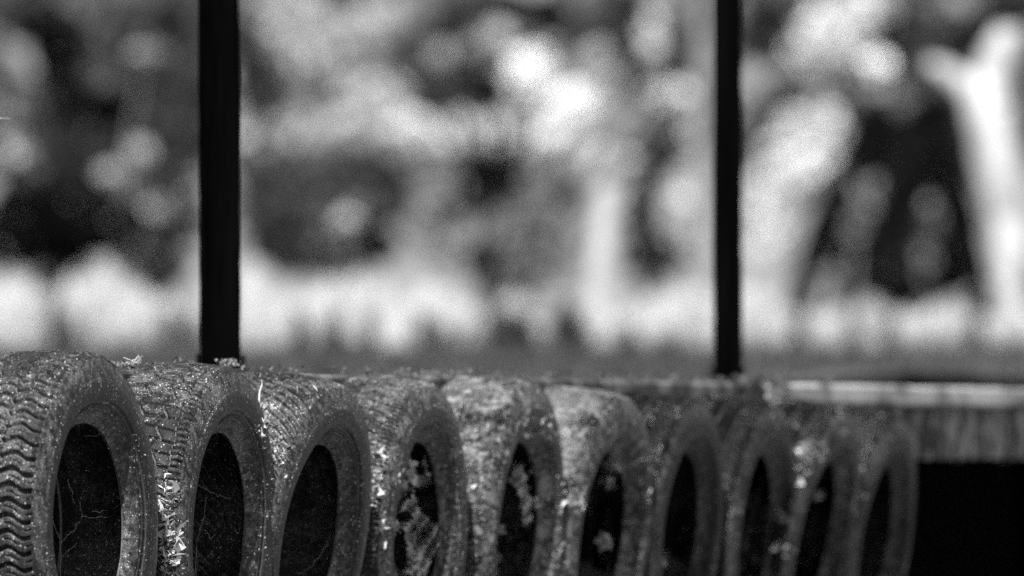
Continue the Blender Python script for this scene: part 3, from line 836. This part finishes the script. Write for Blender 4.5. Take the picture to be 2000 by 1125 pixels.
# ------------------------------------------------------------------ plants
def leaves(n, c, rxyz, size, shell=0.35, up=0.3):
    """n leaf quads scattered through an ellipsoid; returns V, F"""
    d = rng.normal(size=(n, 3)); d /= np.linalg.norm(d, axis=1)[:, None]
    r = (shell + (1 - shell) * rng.uniform(size=n)) ** 0.5
    r = r * (1 + 0.13 * np.sin(d[:, 0] * 5 + c[0]) + 0.13 * np.sin(d[:, 2] * 6 + c[2] * 3))
    p = np.asarray(c)[None] + d * r[:, None] * np.asarray(rxyz)[None]
    a = rng.normal(size=(n, 3)); a[:, 2] += up; a /= np.linalg.norm(a, axis=1)[:, None]
    b = np.cross(a, rng.normal(size=(n, 3))); b /= np.linalg.norm(b, axis=1)[:, None]
    w = np.cross(a, b)
    s = size * rng.uniform(0.6, 1.3, size=(n, 1))
    V = np.stack([p - b * s, p + w * s * 0.45 + a * s * 0.15, p + b * s, p - w * s * 0.45 + a * s * 0.15], 1)
    return V.reshape(-1, 3)

def leaf_obj(name, Vs, mat, parent=None):
    V = np.concatenate(Vs)
    return mesh_np(name, V, np.arange(len(V)).reshape(-1, 4), mat, parent, smooth=False)

def clump(px, py, rx, ry, Z, n, size, shell=0.35):
    s = Z / F
    c = at(px, py, Z)
    return leaves(n, c, (rx * s, max(rx, ry) * s * 0.7, ry * s), size, shell)

K = F / 3600.0
def ground_z(x, Z): return float(hbank(np.array(x), np.array(Z)))

def plant(name, label, cat, base_px, Z, clumps, mat, bark, tr=0.06, size=0.09, group=None, dens=1.0, trunk_pts=None, trunk_name='trunk', crown='crown'):
    """clumps: (px,py,rx,ry[,dz[,dens]])"""
    Z = Z * K
    bx = (base_px - 1000) * Z / F
    gz = ground_z(bx, Z)
    root = empty(name, (bx, Z, gz)); tag(root, label, cat, group)
    Vs = []; m = MB()
    base = Vector((bx, Z, gz - 0.15))
    top = max(clumps, key=lambda c: -c[1])
    for c in clumps:
        px, py, rx, ry = c[:4]
        dz = c[4] if len(c) > 4 else 0.0
        dn = c[5] if len(c) > 5 else 1.0
        zc = Z + dz * K * 0.5
        area = math.pi * rx * ry * (zc / F) ** 2
        n = int(max(30, area / (size * size * 0.9) * 4.2 * dens * dn))
        Vs.append(clump(px, py, rx, ry, zc, n, size))
        e = Vector(at(px, py, zc))
        mid = base.lerp(e, 0.55) + Vector((0, 0, 0.12 * (e.z - base.z))) + Vector((bx - e.x, 0, 0)) * 0.25
        m.tube([base, base.lerp(mid, 0.5), mid, e], [tr, tr * 0.8, tr * 0.5, tr * 0.2], 8)
    m.build(trunk_name, bark, root, smooth=True)
    leaf_obj(crown, Vs, mat, root)
    return root

# pale grass clumps along the top of the bank
def grass_clump(px, ytop, rx, Z, label, dens=1.0, mat=None):
    Z = Z * K
    x = (px - 1000) * Z / F
    gz = ground_z(x, Z) - 0.03
    top = HC + (YH - ytop) * Z / F
    H = max(0.15, top - gz); R = rx * Z / F
    mat = mat or L_STRAW; rx = rx * 0.85
    n = int(420 * dens)
    u = rng.uniform(size=n) ** 0.5; th = rng.uniform(0, 2 * math.pi, n)
    ox, oy = u * np.cos(th), u * np.sin(th)
    h = H * np.sqrt(np.clip(1 - 0.8 * u ** 2, 0.05, 1)) * rng.uniform(0.55, 1.0, n)
    b = np.stack([x + ox * R * 0.45, Z + oy * R * 0.45, np.full(n, gz)], 1)
    t = np.stack([x + ox * R * 1.0 + rng.normal(size=n) * 0.02, Z + oy * R + rng.normal(size=n) * 0.02, gz + h], 1)
    mdl = (b + t) / 2 + np.stack([-ox * R * 0.15, -oy * R * 0.15, h * 0.12], 1)
    side = np.stack([np.cos(th + 1.57 + rng.normal(size=n)), np.sin(th + 1.57 + rng.normal(size=n)), np.zeros(n)], 1)
    w = rng.uniform(0.008, 0.016, (n, 1)) * Z / 63
    V = np.stack([b - side * w, b + side * w, mdl + side * w, mdl - side * w, t + side * w * 0.3, t - side * w * 0.3], 1).reshape(-1, 3)
    k = np.arange(n)[:, None] * 6
    Fs = np.concatenate([k + np.array([[0, 1, 2, 3]]), k + np.array([[3, 2, 4, 5]])]).astype(np.int32)
    # leafy heads give the clump its rounded top
    o = mesh_np('grass_clump', V, Fs, mat or L_STRAW, None, smooth=False, loc=(x, Z, gz))
    tag(o, label, 'grass clump', 'pale grass clumps along the top of the bank')
    return o
LG = 'pale sunlit grass clump on the bank left of the thick post'
MG = 'pale sunlit grass clump on the bank between the two posts'
RG = 'pale sunlit grass clump on the bank between thin post and pale trunk'
for px, yt, rx in [(-40, 540, 55), (35, 515, 62), (95, 560, 50), (150, 520, 55), (200, 488, 75), (262, 540, 55), (320, 560, 62), (372, 590, 50), (20, 590, 60), (120, 600, 60), (240, 600, 60), (330, 620, 50)]:
    grass_clump(px, yt, rx, 12.2 + rng.uniform(-.5, .5), LG)
for px, yt, rx in [(430, 560, 55), (490, 500, 36), (540, 575, 55), (610, 560, 60), (668, 528, 62), (735, 535, 48), (790, 560, 55), (850, 545, 58), (905, 580, 55), (960, 600, 55), (1000, 560, 55), (1060, 620, 50), (1120, 620, 55), (1190, 600, 50), (1240, 590, 55), (1300, 560, 60), (1350, 540, 55), (600, 610, 60), (700, 610, 60), (800, 620, 60), (890, 630, 60), (1320, 610, 50)]:
    grass_clump(px, yt, rx, 12.2 + rng.uniform(-.5, .5), MG)
for px, yt, rx in [(505, 520, 18), (560, 545, 20), (640, 535, 20), (700, 520, 22), (760, 545, 18), (830, 540, 20), (880, 560, 18), (1150, 590, 16), (1270, 560, 20)]:
    grass_clump(px, yt, rx, 11.9 + rng.uniform(-.3, .3), MG, 0.5, L_STRAW)
for px, yt, rx in [(105, 560, 12), (140, 590, 14), (330, 585, 14), (378, 600, 12), (440, 590, 14), (585, 590, 14), (655, 585, 12), (722, 590, 12), (828, 590, 14), (868, 620, 14), (965, 570, 18), (1230, 620, 20), (1560, 600, 14), (1668, 600, 12), (1735, 600, 14), (1905, 610, 14)]:  # dark tufts painted in for the dark gaps between pale clumps
    o = grass_clump(px, yt, rx, 11.6 + rng.uniform(-.2, .2), 'thin dark tuft added as a dark gap among the pale grass clumps', 0.35, L_DARK)
    o['group'] = 'thin dark tufts added as gaps in the pale grass'
for px, yt, rx in [(1405, 570, 55), (1470, 545, 58), (1530, 590, 55), (1590, 600, 50), (1640, 590, 45), (1700, 575, 58), (1765, 600, 50), (1815, 590, 55), (1870, 590, 50), (1930, 610, 50), (1500, 620, 55), (1680, 630, 55), (1850, 635, 55), (1985, 600, 55), (1750, 640, 50)]:
    grass_clump(px, yt, rx, 12.4 + rng.uniform(-.5, .5), RG)

# short turf and weeds on the bank: nobody could count the blades
n = 60000
zz = rng.uniform(25, 64, n); xx = rng.uniform(-0.062, 0.062, n) * zz
kp = (np.stack([xx, zz], 1) - P0[:2]) @ BACK[:2] > 3.0; xx, zz = xx[kp], zz[kp]; n = len(xx)
gz = hbank(xx, zz)
pt = np.stack([xx, zz, gz - 0.01], 1)
hh = rng.uniform(0.02, 0.05, n) * (1 + 0.8 * (np.sin(xx * 2.3 + zz * 1.1) > 0.4))
lean = rng.normal(size=(n, 2)) * 0.35
tp = pt + np.stack([lean[:, 0] * hh, lean[:, 1] * hh, hh], 1)
sd = rng.normal(size=(n, 3)); sd[:, 2] = 0; sd /= np.linalg.norm(sd, axis=1)[:, None]; sd *= 0.006
V = np.stack([pt - sd, pt + sd, tp + sd * .2, tp - sd * .2], 1).reshape(-1, 3)
tag(mesh_np('turf', V, np.arange(4 * n).reshape(-1, 4), L_TURF, smooth=False), 'short turf covering the bank behind the deck', 'grass', kind='stuff')

# dark weeds in front of the pale clumps
for px, yt, rx, lb in [(1010, 575, 45, 'dark grass tussock before the short pale trunk'), (1110, 570, 50, 'dark grass tussock at the foot of the short pale trunk'),
                       (1300, 650, 80, 'dark low weeds on the bank left of the thin post'), (660, 690, 60, 'dark low weeds on the bank right of the thick post'), (880, 670, 60, 'dark low weeds midway between the posts')]:
    grass_clump(px, yt, rx, 11.0, lb, 0.5, L_MID)

# trees and bushes behind (all far out of focus)
plant('dark_tree', 'dark leafy tree filling the upper left behind the thick post', 'tree', 120, 16.5,
      [(110, 95, 70, 50, 0, 1.1), (175, 200, 80, 34, 0, 1.3), (225, 215, 50, 24, 0, 1.3), (120, 150, 60, 40, .4, .9), (60, 60, 50, 40, .3, .7), (330, 40, 40, 30, .5, .5), (150, 50, 60, 30, .3, .6)], L_BLACK, M_BARK_DARK, 0.1, 0.10)
plant('grey_tree', 'grey leafy tree behind the dark tree at the upper left', 'tree', 300, 19.0,
      [(290, 90, 110, 90), (60, 20, 90, 60), (330, 240, 80, 110), (60, 300, 90, 90), (200, 330, 110, 60)], L_MID, M_BARK_DARK, 0.1, 0.11)
plant('black_bush', 'nearly black bush behind the pale grass at left', 'bush', 90, 14.0,
      [(40, 430, 90, 60), (150, 450, 90, 60), (235, 430, 50, 45), (90, 385, 70, 36), (20, 480, 90, 50), (210, 500, 90, 40), (100, 465, 130, 50)], L_BLACK, M_BARK_DARK, 0.04, 0.07)
plant('leafy_bush', 'grey leafy bush just left of the thick post', 'bush', 330, 16.0,
      [(330, 420, 70, 90), (350, 280, 60, 80), (300, 520, 70, 50), (390, 150, 50, 120, .6)], L_MID, M_BARK_DARK, 0.05, 0.08)
plant('pale_glint_bush', 'small pale leaf clusters coloured as glints between dark tree and black bush', 'bush', 230, 15.4,
      [(275, 294, 15, 15), (215, 338, 20, 10, 0, .7), (305, 405, 9, 9, 0, .6), (282, 505, 10, 9), (30, 290, 34, 26, .5, .25), (285, 100, 30, 10, .4, .25)], L_PALE, M_BARK_MID, 0.02, 0.07)  # tight pale clusters, painted glints that blur into bright discs
# middle
plant('pale_tree', 'pale airy tree in the upper middle right of the thick post', 'tree', 600, 27.0,
      [(614, 100, 90, 70), (560, 30, 80, 60), (723, 195, 70, 50), (742, 256, 60, 36), (660, 250, 90, 40), (580, 250, 60, 50), (730, 34, 44, 36, 0, 1.3), (480, 240, 40, 70)], L_PALE, M_BARK_MID, 0.13, 0.16)
plant('grey_tree', 'grey leafy tree directly right of the thick post', 'tree', 500, 25.0,
      [(500, 130, 60, 50), (512, 200, 60, 40), (634, 205, 30, 24), (560, 340, 110, 50), (700, 330, 80, 40), (520, 400, 90, 60), (840, 210, 50, 30), (480, 60, 40, 60)], L_MID, M_BARK_DARK, 0.1, 0.13)
mt = plant('mottled_tree', 'mottled leafy tree at the top middle with leaf sprays coloured near white as sky glare', 'tree', 980, 22.0,
      [(772, 90, 30, 26), (690, 95, 20, 18), (666, 0, 34, 20), (903, 38, 50, 16), (850, 50, 30, 14), (952, 168, 34, 32, -.3, 1.8), (1066, 22, 46, 30, -.3, 1.6), (1000, 0, 60, 20), (1098, 112, 16, 20), (842, 209, 34, 16, .5, .8), (1215, 165, 24, 50, 0, 1.0), (1338, 122, 40, 36, 0, 1.2), (1294, 297, 34, 34, 0, 1.2), (1254, 405, 30, 60, 0, 1.0), (1130, 60, 30, 16), (1225, 20, 40, 22)], L_BLACK, M_BARK_DARK, 0.07, 0.11)
leaf_obj('glare_leaves', [clump(1036, 138, 36, 36, 21.0 * K, 420, .10)], L_GLARE, mt)  # near-white leaves stand in for glaring gaps of sky
leaf_obj('glare_leaves', [clump(1114, 205, 46, 28, 21.0 * K, 430, .10)], L_GLARE, mt)
leaf_obj('glare_leaves', [clump(1166, 112, 22, 22, 21.0 * K, 150, .08), clump(860, 106, 16, 16, 21.0 * K, 110, .07), clump(915, 90, 10, 10, 21.0 * K, 60, .06), clump(968, 70, 30, 20, 21.5 * K, 80, .09), clump(1190, 170, 24, 26, 21.5 * K, 70, .09)], L_PALE, mt)  # pale leaf clusters painted as blurred glints
plant('grey_tree', 'grey leafy tree behind the mottled tree at the top middle', 'tree', 1050, 25.0,
      [(880, 110, 90, 60), (1000, 60, 100, 60), (1180, 80, 90, 70), (1280, 60, 60, 50), (1290, 190, 60, 60), (1330, 260, 60, 60), (930, 180, 80, 40), (1240, 300, 60, 40)], L_MID, M_BARK_DARK, 0.1, 0.13)
plant('light_tree', 'light-leaved tree arching over the dark bush in the middle', 'tree', 1150, 23.5,
      [(880, 262, 90, 34), (980, 262, 90, 38), (1090, 280, 90, 34), (1190, 312, 50, 24), (820, 250, 70, 30), (1274, 68, 24, 34, -.3, .12), (1288, 182, 22, 26, -.3, .12), (1348, 210, 24, 60, -.3, .5), (1350, 400, 26, 90, -.3, .7)], L_BRIGHT, M_BARK_MID, 0.09, 0.13)
plant('dark_bush', 'black bush with gaps under the light arching tree in the middle', 'bush', 960, 16.5,
      [(957, 342, 70, 28, 0, 1.3), (920, 392, 34, 34, 0, 1.2), (985, 370, 50, 26), (1119, 388, 32, 22, 0, 1.2), (869, 425, 20, 26), (936, 500, 28, 26, 0, 1.2)], L_BLACK, M_BARK_DARK, 0.03, 0.08)
plant('leafy_bush', 'grey leafy bush left of the short pale trunk', 'bush', 1020, 17.2,
      [(1031, 400, 70, 50), (1078, 440, 60, 50), (1000, 460, 70, 50), (1070, 510, 70, 40), (980, 530, 80, 40), (815, 430, 24, 50), (858, 490, 34, 34)], L_LIGHT, M_BARK_DARK, 0.05, 0.08)
plant('leafy_bush', 'dark grey bush midway between thick post and black bush', 'bush', 680, 16.2,
      [(600, 420, 100, 60), (720, 400, 70, 60), (640, 490, 100, 50), (540, 470, 60, 60), (770, 400, 40, 50), (640, 350, 100, 30, .4, .7)], L_MID, M_BARK_DARK, 0.05, 0.08)
plant('black_bush', 'small black bush at the foot of the dark grey bush', 'bush', 720, 15.6,
      [(735, 480, 50, 34, 0, 1.2), (740, 345, 50, 22, .3, .9), (570, 515, 44, 24), (640, 505, 40, 18, 0, .7)], L_BLACK, M_BARK_DARK, 0.02, 0.07)
plant('pale_glint_bush', 'small round pale leaf cluster coloured as a glint in front of the dark grey bush', 'bush', 675, 15.2,
      [(675, 428, 17, 14)], L_PALE, M_BARK_MID, 0.02, 0.06)  # glint painted as one tight pale leaf cluster
plant('dark_bush', 'tall dark bush right of the short pale trunk', 'bush', 1260, 16.8,
      [(1254, 430, 34, 90), (1254, 500, 44, 50), (1295, 310, 30, 40), (1310, 500, 40, 50)], L_DARK, M_BARK_DARK, 0.05, 0.08)
# right
plant('pale_tree', 'pale leafy tree at the top right beside the thin post', 'tree', 1560, 24.0,
      [(1625, 70, 70, 60, 0, 1.3), (1690, 15, 60, 34), (1580, 100, 50, 30), (1577, 250, 60, 40), (1542, 350, 60, 70, 0, 1.2), (1500, 450, 44, 70), (1610, 290, 40, 60)], L_BRIGHT, M_BARK_MID, 0.1, 0.13)
plant('grey_tree', 'grey leafy tree behind the broad dark tree at right', 'tree', 1700, 26.0,
      [(1500, 60, 70, 70), (1540, 180, 60, 40), (1760, 60, 90, 60), (1900, 80, 90, 70), (1480, 250, 40, 80)], L_MID, M_BARK_DARK, 0.1, 0.13)
dtr = plant('dark_tree', 'broad dark tree behind the pale trunk limb at right, wider towards its foot', 'tree', 1760, 17.5,
      [(1750, 255, 60, 40, 0, 1.4), (1690, 245, 30, 34), (1830, 220, 34, 50), (1850, 320, 40, 70), (1880, 430, 26, 70), (1900, 560, 30, 60), (1700, 300, 30, 40, .2), (1790, 330, 40, 60), (1745, 56, 40, 26, -.5), (1910, 70, 60, 36), (1995, 10, 50, 36), (1545, 182, 34, 22, -1), (1500, 36, 36, 26, .6), (1735, 590, 34, 24), (1745, 310, 80, 60, .8, 1.8), (1780, 430, 110, 80, .8, 1.8), (1770, 540, 120, 56, .8, 1.6), (1640, 480, 50, 90, .8, 1.6), (1760, 240, 90, 50, .8, 1.6), (1850, 480, 60, 100, .8, 1.6)], L_BLACK, M_BARK_DARK, 0.05, 0.1)
for ch in ([(1556, 640, 26), (1572, 550, 30), (1596, 460, 28), (1638, 355, 24), (1690, 240, 20)], [(1620, 640, 28), (1655, 580, 30), (1715, 460, 36), (1775, 345, 38), (1800, 240, 24)], [(1930, 640, 18), (1915, 540, 20), (1888, 420, 24), (1858, 310, 24), (1840, 220, 16)]):
    pts = [at(x, y, 17.2 * K) for x, y, r in ch]; rr_ = [r * 17.2 * K / F for x, y, r in ch]
    m = MB(); m.tube(pts, rr_, 10); m.build('leaning_limb', M_LIMB, dtr, smooth=True)
plant('pale_glint_bush', 'slanting pale leaf spray in front of the broad dark tree', 'bush', 1660, 15.4,
      [(1672, 445, 20, 24), (1706, 370, 10, 22, 0, .5), (1692, 405, 12, 20, 0, .8), (1620, 542, 20, 22)], L_LIGHT, M_BARK_MID, 0.010, 0.06)
plant('pale_glint_bush', 'upright dim leaf spray between broad dark tree and big pale trunk', 'bush', 1810, 15.6,
      [(1759, 203, 18, 18, 0, 1.0), (1822, 430, 14, 44, 0, .5), (1808, 510, 16, 36, 0, .6)], L_LIGHT, M_BARK_DARK, 0.010, 0.06)
plant('pale_glint_bush', 'round near-white leaf spray coloured as a glint hanging above the broad dark tree', 'bush', 1730, 15.2,
      [(1713, 124, 22, 20)], L_GLARE, M_BARK_DARK, 0.010, 0.06)  # bright glint put into the near-white leaf colour

# far wood: one mass of crowns on the skyline, with a gap where the sky shows through
Vs = []
gaps = [(1035, 140, 62, 62), (1112, 200, 74, 52), (730, 40, 40, 36)]
for _ in range(420):
    px, py = rng.uniform(-150, 2150), rng.uniform(-160, 330)
    r = rng.uniform(40, 75)
    if any(((px - gx) / (grx + r)) ** 2 + ((py - gy) / (gry + r * .8)) ** 2 < 1 for gx, gy, grx, gry in gaps): continue
    Zf = rng.uniform(185, 240)
    Vs.append(clump(px, py, r, r * 0.75, Zf, 60, 0.24))
o = leaf_obj('far_wood', Vs, leafmat('leaf_far', 0.03, 0.22, 0.4)); tag(o, 'far pale wood on the skyline behind the nearer trees', 'wood', kind='stuff')

# pale trunks
def trunk(name, label, chains, Z, mat):
    p0 = chains[0][0]; Z = Z * K
    root = empty(name, (float(at(p0[0], p0[1], Z)[0]), Z, ground_z(at(p0[0], p0[1], Z)[0], Z)))
    tag(root, label, 'tree')
    for k, ch in enumerate(chains):
        pts = [at(x, y, Z + (q[0] if q else 0)) for x, y, r, *q in ch]
        rr = [r * Z / F for x, y, r, *q in ch]
        # resample for a smooth, slightly knobbly trunk
        P, Rr = [], []
        for i in range(len(pts) - 1):
            for t in np.linspace(0, 1, 6, endpoint=False):
                P.append(pts[i] * (1 - t) + pts[i + 1] * t + rng.normal(size=3) * rr[i] * 0.04); Rr.append((rr[i] * (1 - t) + rr[i + 1] * t) * rng.uniform(.95, 1.05))
        P.append(pts[-1]); Rr.append(rr[-1])
        m = MB(); m.tube(P, Rr, 16)
        m.build('trunk' if k == 0 else 'limb', mat, root, smooth=True)
    return root
t = trunk('pale_tree', 'big pale smooth tree trunk forking at the right edge', [[(2004, 760, 56), (1992, 600, 46), (1972, 440, 44), (1944, 300, 44), (1925, 200, 46), (1945, 110, 34), (2020, -10, 16)],
       [(1925, 205, 32), (1875, 160, 24), (1836, 134, 18), (1812, 124, 10)]], 14.0, M_BARK_PALE)
leaf_obj('crown', [clump(2060, -200, 260, 140, 14.0 * K, 900, 0.08), clump(1850, -220, 200, 110, 14.0 * K, 600, 0.08), clump(2000, 5, 70, 40, 13.6 * K, 260, 0.08)], L_MID, t)
t = trunk('tree_stump', 'short pale bare trunk standing in the grass left of the thin post', [[(1165, 720, 32), (1172, 600, 31), (1180, 480, 28), (1188, 365, 22)], [(1184, 420, 14), (1210, 390, 9), (1222, 370, 6)]], 14.5, M_BARK_STUMP)
t = trunk('slender_tree', 'slender grey trunk close beside the thin post', [[(1365, 720, 17), (1362, 500, 15), (1364, 250, 13), (1372, -80, 10)]], 17.5, M_BARK_MID)
leaf_obj('crown', [clump(1380, -170, 160, 90, 17.5 * K, 500, 0.1)], L_MID, t)
